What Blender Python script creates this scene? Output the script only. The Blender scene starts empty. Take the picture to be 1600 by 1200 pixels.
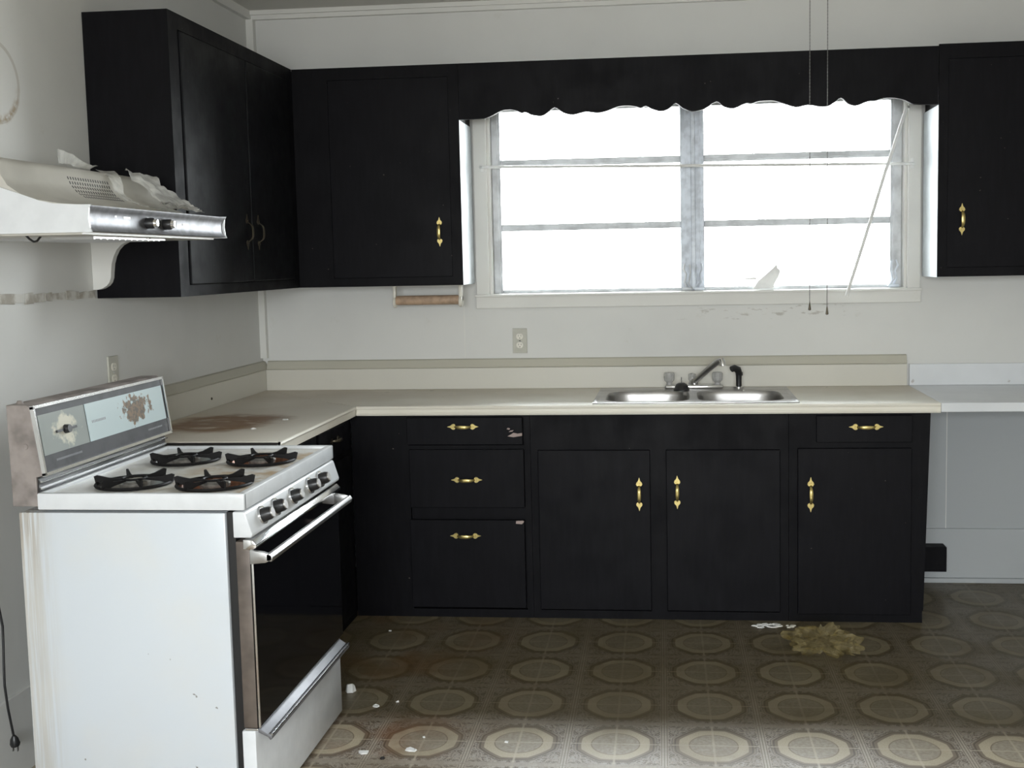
import bpy, bmesh, math, random
from mathutils import Vector, Matrix, noise as mnoise
random.seed(7)
PI = math.pi
S = bpy.context.scene
C = S.collection

# ------------------------------------------------------------------ camera
cx, cy, cz = 1.9771, -5.1579, 1.5089
yaw, pitch, roll, fpx = 0.098606, -0.091263, -0.019075, 1733.69
F = Vector((-math.sin(yaw)*math.cos(pitch), math.cos(yaw)*math.cos(pitch), math.sin(pitch)))
R0 = Vector((math.cos(yaw), math.sin(yaw), 0)); U0 = R0.cross(F)
R1 = math.cos(roll)*R0 + math.sin(roll)*U0; U1 = math.cos(roll)*U0 - math.sin(roll)*R0
cam = bpy.data.objects.new('camera', bpy.data.cameras.new('camera')); C.objects.link(cam)
cam.matrix_world = Matrix(((R1.x, U1.x, -F.x, cx), (R1.y, U1.y, -F.y, cy), (R1.z, U1.z, -F.z, cz), (0, 0, 0, 1)))
cam.data.sensor_width = 36; cam.data.lens = 36*fpx/1600
cam.data.shift_x = -(884.61-800)/1600; cam.data.shift_y = (565.86-600)/1600
cam.data.clip_start = 0.05
S.camera = cam

# ------------------------------------------------------------------ world, daylight, exposure
W = bpy.data.worlds.new('overcast_sky'); S.world = W; W.use_nodes = True
wn = W.node_tree.nodes; wl = W.node_tree.links
bg = wn['Background']
tc = wn.new('ShaderNodeTexCoord'); sp = wn.new('ShaderNodeSeparateXYZ'); rp = wn.new('ShaderNodeValToRGB')
wl.new(tc.outputs['Generated'], sp.inputs[0]); wl.new(sp.outputs['Z'], rp.inputs[0])
mp = wn.new('ShaderNodeMapRange'); mp.inputs['From Min'].default_value = -0.25; mp.inputs['From Max'].default_value = 0.9
wl.new(sp.outputs['Z'], mp.inputs['Value']); wl.new(mp.outputs[0], rp.inputs[0])
rp.color_ramp.elements[0].color = (0.36, 0.36, 0.35, 1); rp.color_ramp.elements[1].color = (1.50, 1.60, 1.68, 1)
wl.new(rp.outputs[0], bg.inputs['Color']); bg.inputs['Strength'].default_value = 50.0
S.view_settings.view_transform = 'Standard'; S.view_settings.look = 'None'
S.view_settings.gamma = 1; S.view_settings.use_curve_mapping = False
S.view_settings.exposure = -0.37

def portal(name, loc, rot, sx, sy):
    l = bpy.data.lights.new(name, 'AREA'); l.shape = 'RECTANGLE'; l.size = sx; l.size_y = sy
    l.cycles.is_portal = True
    o = bpy.data.objects.new(name, l); o.location = loc; o.rotation_euler = rot; C.objects.link(o)
portal('portal_front', (2.07, 0.135, 1.79), (-PI/2, 0, 0), 1.95, 0.9)
portal('portal_rear', (1.9, -7.02, 1.65), (PI/2, 0, 0), 2.2, 1.1)

# ------------------------------------------------------------------ node helpers
class NT:
    def __init__(s, name):
        s.m = bpy.data.materials.new(name); s.m.use_nodes = True
        s.n = s.m.node_tree.nodes; s.l = s.m.node_tree.links
        s.b = s.n['Principled BSDF']; s.out = s.n['Material Output']
        s._c = None
    def new(s, t, **k):
        n = s.n.new(t)
        for a, v in k.items(): setattr(n, a, v)
        return n
    def put(s, sock, v):
        if hasattr(v, 'is_linked') or hasattr(v, 'links'): s.l.new(v, sock)
        elif isinstance(v, tuple) and len(v) == 3 and sock.type == 'RGBA': sock.default_value = (*v, 1)
        else: sock.default_value = v
    def co(s):
        if s._c is None: s._c = s.new('ShaderNodeNewGeometry').outputs['Position']
        return s._c
    def xyz(s):
        n = s.new('ShaderNodeSeparateXYZ'); s.l.new(s.co(), n.inputs[0]); return n.outputs
    def q(s, op, a, b=0.0, c=0.0):
        n = s.new('ShaderNodeMath', operation=op)
        s.put(n.inputs[0], a); s.put(n.inputs[1], b); s.put(n.inputs[2], c); return n.outputs[0]
    def noise(s, scale, detail=3, rough=.55, vec=None, dist=0.0):
        n = s.new('ShaderNodeTexNoise'); s.l.new(vec or s.co(), n.inputs['Vector'])
        n.inputs['Scale'].default_value = scale; n.inputs['Detail'].default_value = detail
        n.inputs['Roughness'].default_value = rough; n.inputs['Distortion'].default_value = dist
        return n.outputs[0]
    def scale(s, sx, sy, sz):
        n = s.new('ShaderNodeVectorMath', operation='MULTIPLY'); s.l.new(s.co(), n.inputs[0]); n.inputs[1].default_value = (sx, sy, sz)
        return n.outputs[0]
    def ramp(s, v, a, b, lo=0.0, hi=1.0):
        n = s.new('ShaderNodeMapRange'); n.interpolation_type = 'SMOOTHSTEP'
        s.put(n.inputs['Value'], v); n.inputs['From Min'].default_value = a; n.inputs['From Max'].default_value = b
        n.inputs['To Min'].default_value = lo; n.inputs['To Max'].default_value = hi
        return n.outputs[0]
    def mix(s, f, a, b, mode='MIX'):
        n = s.new('ShaderNodeMix', data_type='RGBA', blend_type=mode)
        s.put(n.inputs[0], f); s.put(n.inputs[6], a); s.put(n.inputs[7], b); return n.outputs[2]
    def bump(s, h, strength=.3, dist=.002):
        n = s.new('ShaderNodeBump'); n.inputs['Strength'].default_value = strength; n.inputs['Distance'].default_value = dist
        s.put(n.inputs['Height'], h); s.l.new(n.outputs[0], s.b.inputs['Normal'])
    def base(s, c): s.put(s.b.inputs['Base Color'], c)
    def set(s, rough=.5, metal=0.0, spec=.5):
        s.put(s.b.inputs['Roughness'], rough); s.b.inputs['Metallic'].default_value = metal
        s.b.inputs['Specular IOR Level'].default_value = spec; return s

def plain(name, col, rough=.5, metal=0.0, spec=.5, vary=.12, scale=18.0):
    t = NT(name); n = t.noise(scale, 3)
    t.base(t.mix(t.ramp(n, .35, .7), col, tuple(c*(1-vary) for c in col))); t.set(rough, metal, spec)
    return t

def grime_wall(name, col):
    t = NT(name)
    a = t.noise(1.6, 4); b = t.noise(45, 2)
    c = t.mix(t.ramp(a, .4, .75), col, tuple(x*.93 for x in col))
    c = t.mix(t.q('MULTIPLY', t.ramp(t.noise(7, 5, .7), .62, .8), .25), c, (.42, .37, .28))
    t.base(c); t.set(.55, 0, .3); t.bump(b, .08, .002)
    return t
M = {}
t = grime_wall('wall_paint', (.70, .70, .675)); M['wall'] = t.m
t = grime_wall('back_wall_paint', (.70, .70, .675)); X, Y, Z = t.xyz()
old = t.b.inputs['Base Color'].links[0].from_socket
c = t.mix(t.q('LESS_THAN', Z, .89), old, (.41, .43, .44))  # counter's shade painted into the wall colour below counter height
smg = t.q('MULTIPLY', t.q('MULTIPLY', t.q('COMPARE', Z, 1.26, .035), t.ramp(X, 1.9, 2.2)), t.q('MULTIPLY', t.ramp(X, 2.85, 2.7), t.ramp(t.noise(1, 4, .65, vec=t.scale(14, 14, 50)), .56, .66)))
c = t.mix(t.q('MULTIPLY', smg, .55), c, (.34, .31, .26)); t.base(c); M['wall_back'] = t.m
M['lower_wall_shaded'] = grime_wall('lower_wall_shaded_paint', (.43, .45, .46)).m  # baseboard colour darkened to carry the same painted shade under the counter
# left wall: the same paint with an old round vent patch ring high up
t = grime_wall('left_wall_paint', (.66, .66, .635))
X, Y, Z = t.xyz()
r = t.q('SQRT', t.q('ADD', t.q('POWER', t.q('SUBTRACT', Y, -2.02), 2), t.q('POWER', t.q('SUBTRACT', Z, 2.065), 2)))
ring = t.q('COMPARE', r, .118, .006)
dirt = t.q('MULTIPLY', t.q('MULTIPLY', t.ramp(t.q('ABSOLUTE', t.q('SUBTRACT', r, .112)), 0, .02, 1, 0), t.ramp(Z, 2.08, 1.98)), t.ramp(t.noise(40, 3), .35, .6))
old = t.b.inputs['Base Color'].links[0].from_socket
c = t.mix(t.q('MULTIPLY', ring, .35), old, (.3, .25, .18))
c = t.mix(t.q('MULTIPLY', dirt, .8), c, (.33, .24, .13))
t.base(c); M['wall_left'] = t.m
M['trim'] = grime_wall('trim_paint', (.74, .735, .70)).m
M['ceiling'] = grime_wall('ceiling_paint', (.66, .65, .60)).m
t = grime_wall('cream_splash', (.64, .62, .55)); t.set(.4); M['splash'] = t.m
M['splash_cap'] = grime_wall('splash_cap', (.52, .50, .42)).m
M['bright_panel'] = plain('white_painted_panel', (.58, .63, .66), .45).m

# black paint
def black(name, col, rough, sp=.1):
    t = NT(name)
    n = t.noise(1, 4, vec=t.scale(60, 60, 8)); g = t.noise(160, 2)
    spk = t.q('MULTIPLY', t.ramp(t.noise(75, 1), .80, .84), .5)
    c = t.mix(t.ramp(n, .3, .8), col, tuple(x*1.5 for x in col))
    c = t.mix(spk, c, (.25, .22, .2)); t.base(c)
    t.set(t.ramp(t.noise(9, 3), .3, .7, rough-.06, rough+.1), 0, sp); t.bump(n, .12, .002)
    return t.m
M['black'] = black('black_cabinet_paint', (.0050, .0048, .0060), .5)
M['black_door'] = black('black_door_paint', (.0052, .0050, .0064), .45)
M['black_sheen'] = black('black_gloss_door_paint', (.0060, .0062, .0072), .45, .10)
M['chip'] = plain('bare_paint_chip', (.42, .33, .30), .7).m
M['brass'] = plain('aged_brass', (.62, .50, .20), .32, .85).m
M['dark_brass'] = plain('darkened_brass', (.10, .085, .06), .4, .8).m

# cream laminate with brown ring stain
t = NT('cream_laminate'); X, Y, Z = t.xyz()
c = t.mix(t.ramp(t.noise(3, 4), .35, .7), (.80, .77, .68), (.74, .70, .60))
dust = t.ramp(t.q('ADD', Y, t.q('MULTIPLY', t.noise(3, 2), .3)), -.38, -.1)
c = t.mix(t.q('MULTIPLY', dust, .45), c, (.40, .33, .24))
lft = t.ramp(t.q('ADD', X, t.q('MULTIPLY', t.noise(2.5, 3), .3)), .95, .55)
c = t.mix(t.q('MULTIPLY', lft, .4), c, (.60, .50, .40))
wob = t.q('MULTIPLY', t.q('SUBTRACT', t.noise(6, 4), .5), .9)
e = t.q('SQRT', t.q('ADD', t.q('POWER', t.q('DIVIDE', t.q('SUBTRACT', X, .25), .22), 2), t.q('POWER', t.q('DIVIDE', t.q('SUBTRACT', Y, -1.08), .26), 2)))
e = t.q('ADD', e, wob)
st = t.q('MULTIPLY', t.ramp(e, 1.15, .65), t.ramp(t.noise(1, 4, vec=t.scale(9, 16, 1)), .22, .5))
c = t.mix(t.q('MULTIPLY', st, .96), c, (.22, .095, .022))
fl = t.ramp(t.noise(28, 3), .70, .76)
c = t.mix(t.q('MULTIPLY', fl, t.q('MULTIPLY', dust, .8)), c, (.12, .08, .05))
t.base(c); t.set(t.ramp(t.noise(5, 3), .3, .7, .38, .48), 0, .6); M['cream'] = t.m
t = NT('white_laminate'); c = t.mix(t.ramp(t.noise(3, 3), .4, .7), (.76, .78, .80), (.70, .72, .74))
c = t.mix(t.q('MULTIPLY', t.ramp(t.noise(24, 4), .68, .76), .5), c, (.3, .25, .2)); t.base(c); t.set(.3); M['white_lam'] = t.m
M['dark_edge'] = plain('dark_particle_edge', (.02, .016, .013), .8).m

# vinyl floor
t = NT('patterned_sheet_vinyl'); X, Y, Z = t.xyz()
tr = .012
px_ = t.q('SUBTRACT', X, 2.0761); py_ = t.q('SUBTRACT', Y, -1.1905)
a = t.q('ADD', t.q('MULTIPLY', px_, math.cos(tr)), t.q('MULTIPLY', py_, math.sin(tr)))
b = t.q('SUBTRACT', t.q('MULTIPLY', py_, math.cos(tr)), t.q('MULTIPLY', px_, math.sin(tr)))
ff = lambda v, p: t.q('ABSOLUTE', t.q('SUBTRACT', t.q('FRACT', t.q('ADD', t.q('DIVIDE', v, p), 100.5)), .5))
u = ff(a, .305); v = ff(b, .3093)
r = t.q('SQRT', t.q('ADD', t.q('POWER', u, 2), t.q('POWER', v, 2)))
oc = t.q('ADD', t.q('MULTIPLY', t.q('MAXIMUM', t.q('MAXIMUM', u, v), t.q('MULTIPLY', t.q('ADD', u, v), .722)), .65), t.q('MULTIPLY', r, .35))
cmb = t.new('ShaderNodeCombineXYZ'); t.l.new(u, cmb.inputs[0]); t.l.new(v, cmb.inputs[1])
orn = t.noise(17, 2, .5, vec=cmb.outputs[0], dist=1.2); fine = t.noise(220, 3)
band = lambda q, lo, hi, s=.006: t.q('MULTIPLY', t.ramp(q, lo-s, lo+s), t.ramp(q, hi-s, hi+s, 1, 0))
bgc = t.mix(t.ramp(fine, .35, .65), (.38, .34, .29), (.27, .235, .19))
bgc = t.mix(t.q('MULTIPLY', band(orn, .44, .53, .02), .85), bgc, (.10, .070, .045))
bgc = t.mix(t.q('MULTIPLY', t.ramp(orn, .60, .64), .6), bgc, (.33, .27, .20))
c = t.mix(t.ramp(oc, .405, .415, 1, 0), bgc, (.19, .15, .105))
c = t.mix(t.q('MULTIPLY', band(oc, .385, .398, .004), .9), c, (.07, .05, .035))
c = t.mix(t.q('MULTIPLY', band(oc, .420, .428, .004), .8), c, (.08, .06, .04))
ringc = t.mix(t.ramp(fine, .3, .7), (.48, .42, .31), (.40, .345, .24))
c = t.mix(t.ramp(oc, .347, .355, 1, 0), c, ringc)
c = t.mix(t.q('MULTIPLY', t.ramp(r, .250, .257, 1, 0), .8), c, (.16, .12, .08))
c = t.mix(t.ramp(r, .238, .244, 1, 0), c, t.mix(t.ramp(t.noise(90, 3), .35, .65), (.36, .32, .25), (.28, .24, .18)))
cross = t.q('MAXIMUM', t.ramp(u, .009, .014, 1, 0), t.ramp(v, .009, .014, 1, 0))
c = t.mix(t.q('MULTIPLY', cross, .6), c, (.50, .44, .34))
edge = t.q('MAXIMUM', u, v)
c = t.mix(t.q('MULTIPLY', t.ramp(edge, .455, .460), .7), c, (.42, .37, .30))
c = t.mix(t.q('MULTIPLY', band(edge, .466, .476, .003), .8), c, (.12, .09, .065))
c = t.mix(t.q('MULTIPLY', t.ramp(edge, .494, .497), .8), c, (.10, .075, .05))
# wear and old brown spills, then a darker, yellower tone towards the cabinets
sp1 = t.q('MULTIPLY', t.ramp(t.noise(2.2, 4, .6), .46, .66), t.ramp(X, 1.6, .8))
c = t.mix(t.q('MULTIPLY', sp1, .75), c, (.20, .075, .02), 'MIX')
c = t.mix(t.q('MULTIPLY', t.ramp(t.noise(3.1, 4, .6), .42, .7), .4), c, (.13, .09, .04))
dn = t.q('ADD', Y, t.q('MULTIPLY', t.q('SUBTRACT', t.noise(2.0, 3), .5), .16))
back_tone = t.ramp(dn, -1.76, -1.58)
c = t.mix(t.q('MULTIPLY', back_tone, .66), c, (.060, .046, .016))
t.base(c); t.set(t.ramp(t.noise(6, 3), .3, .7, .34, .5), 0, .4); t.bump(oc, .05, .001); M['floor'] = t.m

# appliance enamel
t = NT('white_enamel_side'); X, Y, Z = t.xyz()
streak = t.noise(1, 4, .6, vec=t.scale(90, 90, 3))
m1 = t.q('MULTIPLY', t.ramp(X, .345, .255), t.ramp(streak, .28, .58))
c = t.mix(t.q('MULTIPLY', m1, .55), (.59, .63, .67), (.44, .39, .31))
m2 = t.q('MULTIPLY', t.q('MULTIPLY', t.ramp(X, .31, .235), t.ramp(Z, .6, .86)), t.ramp(streak, .4, .55))
c = t.mix(t.q('MULTIPLY', m2, .7), c, (.26, .21, .16))
c = t.mix(t.q('MULTIPLY', t.ramp(t.noise(34, 2, .5), .765, .785), .8), c, (.12, .11, .10))
c = t.mix(t.q('MULTIPLY', t.ramp(t.noise(4, 4), .45, .75), .25), c, (.66, .63, .56))
t.base(c); t.set(.28); M['enamel_side'] = t.m
t = NT('stained_cooktop_enamel'); X, Y, Z = t.xyz()
st = t.q('MULTIPLY', t.ramp(t.noise(9, 4, .65), .42, .68), t.ramp(X, .45, .70))
c = t.mix(t.q('MULTIPLY', t.ramp(t.noise(5, 4), .35, .65), .6), (.74, .74, .72), (.55, .51, .43))
c = t.mix(t.q('MULTIPLY', st, .75), c, (.42, .27, .11))
c = t.mix(t.q('MULTIPLY', t.ramp(t.noise(60, 3), .66, .74), .5), c, (.2, .13, .07))
t.base(c); t.set(.25); M['cooktop'] = t.m
M['enamel'] = plain('white_enamel', (.70, .72, .74), .22, vary=.06).m
M['chrome'] = plain('chrome', (.80, .80, .80), .14, 1.0, vary=.1).m
M['alu'] = plain('brushed_aluminium', (.60, .60, .60), .35, 1.0).m
M['dark_alu'] = plain('dull_dark_aluminium', (.20, .20, .21), .5, .6).m
M['strip_steel'] = plain('scuffed_strip_steel', (.23, .23, .24), .5, .85, vary=.3, scale=30).m
M['hood_face'] = plain('aged_hood_enamel', (.56, .54, .49), .35, vary=.18, scale=5).m
M['steel'] = plain('stainless_steel', (.44, .43, .42), .36, 1.0, vary=.15).m
M['grime_metal'] = plain('grimy_grey_metal', (.34, .30, .28), .6, .35, vary=.45, scale=14).m
M['door_side'] = plain('grimy_brown_metal', (.17, .14, .12), .5, .4, vary=.45, scale=10).m
M['black_glass'] = plain('black_oven_glass', (.004, .004, .005), .07).m
M['cast'] = plain('black_cast_iron', (.009, .008, .008), .6, spec=.2).m
M['rust'] = plain('rusty_drip_bowl', (.30, .13, .07), .45, .5, vary=.6, scale=40).m
M['burner'] = plain('burner_head', (.55, .52, .48), .4, .8, vary=.4, scale=60).m
M['black_plastic'] = plain('black_plastic', (.015, .015, .016), .35).m
M['grey_panel'] = plain('grey_control_face', (.065, .065, .070), .5, spec=.25, vary=.3).m
t = NT('worn_pale_blue_panel'); X, Y, Z = t.xyz()
bl = t.q('SQRT', t.q('ADD', t.q('POWER', t.q('DIVIDE', t.q('SUBTRACT', Y, -1.86), .085), 2), t.q('POWER', t.q('DIVIDE', t.q('SUBTRACT', Z, 1.072), .040), 2)))
k = t.q('MULTIPLY', t.ramp(t.q('ADD', bl, t.q('MULTIPLY', t.q('SUBTRACT', t.noise(45, 4, .6), .5), 2.6)), 1.1, .85), 1)
c = t.mix(k, (.56, .66, .68), t.mix(t.ramp(t.noise(90, 3), .45, .55), (.26, .19, .14), (.15, .14, .12)))
t.base(c); t.set(.2); M['blue_panel'] = t.m
t = NT('clear_dial_panel'); X, Y, Z = t.xyz()
bl = t.q('SQRT', t.q('ADD', t.q('POWER', t.q('DIVIDE', t.q('SUBTRACT', Y, -2.265), .055), 2), t.q('POWER', t.q('DIVIDE', t.q('SUBTRACT', Z, 1.072), .045), 2)))
k = t.ramp(t.q('ADD', bl, t.q('MULTIPLY', t.q('SUBTRACT', t.noise(32, 3, .6), .5), 2.2)), 1.1, .6)
t.base(t.mix(k, (.34, .37, .36), (.70, .68, .58))); t.set(.15); M['dial_panel'] = t.m
M['beige_plate'] = plain('beige_plastic_plate', (.50, .49, .42), .4).m
M['ivory'] = plain('ivory_plastic', (.78, .75, .66), .35).m
M['chain_metal'] = plain('dull_chain_metal', (.16, .16, .15), .5, .4).m
M['wood'] = plain('bare_wood_dowel', (.50, .35, .24), .6, vary=.3, scale=30).m
M['white_plastic'] = plain('white_plastic', (.80, .80, .78), .4).m
M['window_metal'] = plain('weathered_window_metal', (.66, .68, .70), .5, .2, vary=.3, scale=12).m
M['mull'] = plain('weathered_mullion_metal', (.72, .77, .84), .5, .1, vary=.3, scale=20).m
t = NT('scarred_plaster'); c = t.mix(t.ramp(t.noise(14, 4), .4, .6), (.62, .61, .57), (.38, .35, .30)); t.base(c); t.set(.8)
t.bump(t.noise(50, 3), .4, .004); M['scar'] = t.m

def thin_clear(name, col, fac, rough=.03):
    t = NT(name); t.n.remove(t.b)
    tr_ = t.new('ShaderNodeBsdfTransparent'); tr_.inputs[0].default_value = (*col, 1)
    g = t.new('ShaderNodeBsdfGlossy'); g.inputs['Roughness'].default_value = rough
    mx = t.new('ShaderNodeMixShader'); fr = t.new('ShaderNodeFresnel'); fr.inputs[0].default_value = 1.45
    t.l.new(t.q('MINIMUM', t.q('MULTIPLY', fr.outputs[0], fac), 1.0), mx.inputs[0])
    t.l.new(tr_.outputs[0], mx.inputs[1]); t.l.new(g.outputs[0], mx.inputs[2]); t.l.new(mx.outputs[0], t.out.inputs[0])
    return t.m
M['glass'] = thin_clear('window_glass', (.96, .97, .97), 1.0)
def film(name, tint, dcol, fac):
    t = NT(name); t.b.inputs['Base Color'].default_value = (*dcol, 1); t.set(.22)
    tr_ = t.new('ShaderNodeBsdfTransparent'); tr_.inputs[0].default_value = (*tint, 1)
    mx = t.new('ShaderNodeMixShader')
    t.l.new(t.ramp(t.noise(22, 3), .3, .7, fac-.15, fac+.15), mx.inputs[0])
    t.l.new(tr_.outputs[0], mx.inputs[1]); t.l.new(t.b.outputs[0], mx.inputs[2]); t.l.new(mx.outputs[0], t.out.inputs[0])
    return t.m
M['film'] = film('milky_plastic_film', (.95, .95, .93), (.80, .79, .75), .66)
M['amber_film'] = film('amber_plastic_film', (.975, .95, .83), (.40, .34, .20), .17)
M['knob_clear'] = film('clear_acrylic', (.9, .9, .9), (.55, .55, .54), .5)

# ------------------------------------------------------------------ mesh helpers
class B:
    def __init__(s): s.bm = bmesh.new()
    def merge(s, b2):
        me = bpy.data.meshes.new('tmp'); b2.to_mesh(me); b2.free(); s.bm.from_mesh(me); bpy.data.meshes.remove(me); return s
    def box(s, x0, x1, y0, y1, z0, z1, bev=0.0, seg=2):
        b = bmesh.new(); bmesh.ops.create_cube(b, size=1)
        for v in b.verts:
            v.co = Vector(((x0+x1)/2+v.co.x*(x1-x0), (y0+y1)/2+v.co.y*(y1-y0), (z0+z1)/2+v.co.z*(z1-z0)))
        if bev: bmesh.ops.bevel(b, geom=list(b.edges), offset=bev, segments=seg, affect='EDGES', profile=.5)
        return s.merge(b)
    def prism(s, pts, axis, a0, a1, bev=0.0):
        b = bmesh.new()
        mk = {'y': lambda p, q: (p[0], q, p[1]), 'x': lambda p, q: (q, p[0], p[1]), 'z': lambda p, q: (p[0], p[1], q)}[axis]
        A = [b.verts.new(mk(p, a0)) for p in pts]; D = [b.verts.new(mk(p, a1)) for p in pts]
        n = len(pts); b.faces.new(A); b.faces.new(D[::-1])
        for i in range(n): b.faces.new((A[i], D[i], D[(i+1) % n], A[(i+1) % n]))
        bmesh.ops.recalc_face_normals(b, faces=b.faces)
        if bev: bmesh.ops.bevel(b, geom=list(b.edges), offset=bev, segments=2, affect='EDGES', profile=.5)
        return s.merge(b)
    def loft(s, rings, cap=True, closed=True):
        b = s.bm; R_ = [[b.verts.new(p) for p in r] for r in rings]
        n = len(rings[0])
        for A, D in zip(R_, R_[1:]):
            for i in range(n if closed else n-1): b.faces.new((A[i], A[(i+1) % n], D[(i+1) % n], D[i]))
        if cap and closed: b.faces.new(R_[0][::-1]); b.faces.new(R_[-1])
        return s
    def tube(s, pts, r, n=10, cap=True):
        pts = [Vector(p) for p in pts]; rings = []
        rr = r if isinstance(r, (list, tuple)) else [r]*len(pts)
        up = None
        for i, p in enumerate(pts):
            d = (pts[min(i+1, len(pts)-1)]-pts[max(i-1, 0)]).normalized()
            if up is None: up = Vector((0, 0, 1)) if abs(d.z) < .9 else Vector((1, 0, 0))
            a = d.cross(up).normalized(); up = a.cross(d).normalized()
            rings.append([p+rr[i]*(math.cos(2*PI*k/n)*a+math.sin(2*PI*k/n)*up) for k in range(n)])
        return s.loft(rings, cap)
    def lathe(s, prof, loc, axis='z', n=24, cap=True):
        rings = []
        for (r, h) in prof:
            ring = []
            for k in range(n):
                c_, s_ = r*math.cos(2*PI*k/n), r*math.sin(2*PI*k/n)
                p = {'z': (c_, s_, h), 'x': (h, c_, s_), 'y': (c_, h, s_)}[axis]
                ring.append(Vector(p)+Vector(loc))
            rings.append(ring)
        return s.loft(rings, cap)
    def plate_hole(s, x0, x1, y0, y1, hole, z, cxy, n=40):
        cx_, cy_ = cxy
        angs = [2*PI*k/n for k in range(n)]
        for X_, Y_ in ((x0, y0), (x1, y0), (x1, y1), (x0, y1)):
            angs.append(math.atan2(Y_-cy_, X_-cx_) % (2*PI))
        angs = sorted(set(round(a_, 5) for a_ in angs))
        O, I = [], []
        for a_ in angs:
            dx, dy = math.cos(a_), math.sin(a_)
            tt = min([q for q in [((x1-cx_)/dx if dx > 1e-9 else 9e9), ((x0-cx_)/dx if dx < -1e-9 else 9e9),
                      ((y1-cy_)/dy if dy > 1e-9 else 9e9), ((y0-cy_)/dy if dy < -1e-9 else 9e9)]])
            O.append((cx_+dx*tt, cy_+dy*tt, z)); h = hole(a_); I.append((h[0], h[1], z))
        s.loft([O, I], cap=False); return I

def fin(name, b, mat, parent=None, smooth=False, label=None):
    bm = b.bm
    bmesh.ops.remove_doubles(bm, verts=bm.verts, dist=1e-5)
    bmesh.ops.recalc_face_normals(bm, faces=bm.faces)
    if smooth:
        for f in bm.faces: f.smooth = True
        for e in bm.edges:
            if len(e.link_faces) == 2 and e.calc_face_angle(0) > math.radians(38): e.smooth = False
    me = bpy.data.meshes.new(name)
    org = Vector(parent['org']) if parent is not None and 'org' in parent else None
    if org is None and parent is None:
        # origin at the base centre of the mesh
        xs = [v.co for v in bm.verts]
        lo = Vector((min(v.x for v in xs), min(v.y for v in xs), min(v.z for v in xs)))
        hi = Vector((max(v.x for v in xs), max(v.y for v in xs), max(v.z for v in xs)))
        org = Vector(((lo.x+hi.x)/2, (lo.y+hi.y)/2, lo.z))
    bmesh.ops.translate(bm, verts=bm.verts, vec=-org)
    bm.to_mesh(me); bm.free()
    o = bpy.data.objects.new(name, me); me.materials.append(mat if not isinstance(mat, str) else M[mat])
    C.objects.link(o)
    o['org'] = tuple(org)
    if parent is not None: o.parent = parent
    else: o.location = org
    if label: o['label'] = label
    return o
def tag(o, label, cat, group=None):
    o['label'] = label; o['category'] = cat
    if group: o['group'] = group
    return o
def thing(name, loc, label, cat, group=None):
    o = bpy.data.objects.new(name, None); o.empty_display_size = .05; o.location = loc; C.objects.link(o); o['org'] = tuple(loc)
    return tag(o, label, cat, group)
def struct(name, b, mat, parent=None):
    o = fin(name, b, mat, parent)
    if parent is None: o['kind'] = 'structure'
    return o

# ------------------------------------------------------------------ room shell
H = 2.695; XR = 5.2; YR = -7.0
WX0, WX1, WZ0, WZ1 = 1.115, 3.02, 1.355, 2.24
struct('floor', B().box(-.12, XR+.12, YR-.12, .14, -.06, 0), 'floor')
struct('ceiling', B().box(-.12, XR+.12, YR-.12, .14, H, H+.08), 'ceiling')
struct('wall_left', B().box(-.12, 0, YR, .14, 0, H), 'wall_left')
struct('wall_right', B().box(XR, XR+.12, YR, .14, 0, H), 'wall')
wb = B().box(0, WX0, 0, .14, 0, H).box(WX1, XR, 0, .14, 0, H).box(WX0, WX1, 0, .14, 0, WZ0-.006).box(WX0, WX1, 0, .14, WZ1, H)
struct('wall_back', wb, 'wall_back')
RX_0, RX_1, RZ_0, RZ_1 = .8, 3.0, 1.1, 2.2
wr = B().box(0, RX_0, YR-.12, YR, 0, H).box(RX_1, XR, YR-.12, YR, 0, H).box(RX_0, RX_1, YR-.12, YR, 0, RZ_0).box(RX_0, RX_1, YR-.12, YR, RZ_1, H)
struct('wall_front', wr, 'wall')
# rear window behind the camera, seen only through its daylight
w2 = B()
for x in (RX_0, (RX_0+RX_1)/2-.03, RX_1-.06): w2.box(x, x+.06, YR-.09, YR-.04, RZ_0, RZ_1)
for z in (RZ_0, RZ_1-.06): w2.box(RX_0, RX_1, YR-.09, YR-.04, z, z+.06)
struct('window_2', w2, 'trim')
struct('trim_1', B().box(0, XR, -.022, 0, 2.655, H).box(0, XR, -.034, 0, 2.675, H), 'trim')
struct('trim_2', B().box(0, .022, YR, 0, 2.655, H), 'trim')
struct('trim_3', B().box(0, .034, -.034, 0, 2.372, 2.655).box(0, .03, -.03, 0, 1.07, 1.41), 'trim')
# tall baseboards (a wide board band round the foot of the walls)
bb = B().box(2.99, XR, -.012, 0, 0.004, .25, .002)
o = struct('baseboard_back', bb, 'lower_wall_shaded')
struct('trim_4', B().box(2.99, XR, -.03, -.012, 0, .022, .003), 'lower_wall_shaded')
struct('baseboard_left', B().box(0, .012, YR, -1.54, 0, .25, .002), 'wall_left')
# faint panel battens on the back wall
struct('trim_5', B().box(.985, .991, -.0015, 0, 1.06, 1.40).box(3.205, 3.208, -.0015, 0, .25, .875), 'trim')
# scarred line left by a torn-off shelf on the left wall
b = B(); y = -1.535
while y > -3.2:
    w = random.uniform(.03, .09); h = random.uniform(.012, .02)
    b.prism([(y, 1.425-h), (y-w, 1.425-h+random.uniform(-.006, .006)), (y-w, 1.425+h+random.uniform(-.006, .004)), (y, 1.425+h)], 'x', 0, random.uniform(.003, .007)); y -= w*.98
struct('trim_6', b, 'scar')
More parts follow.
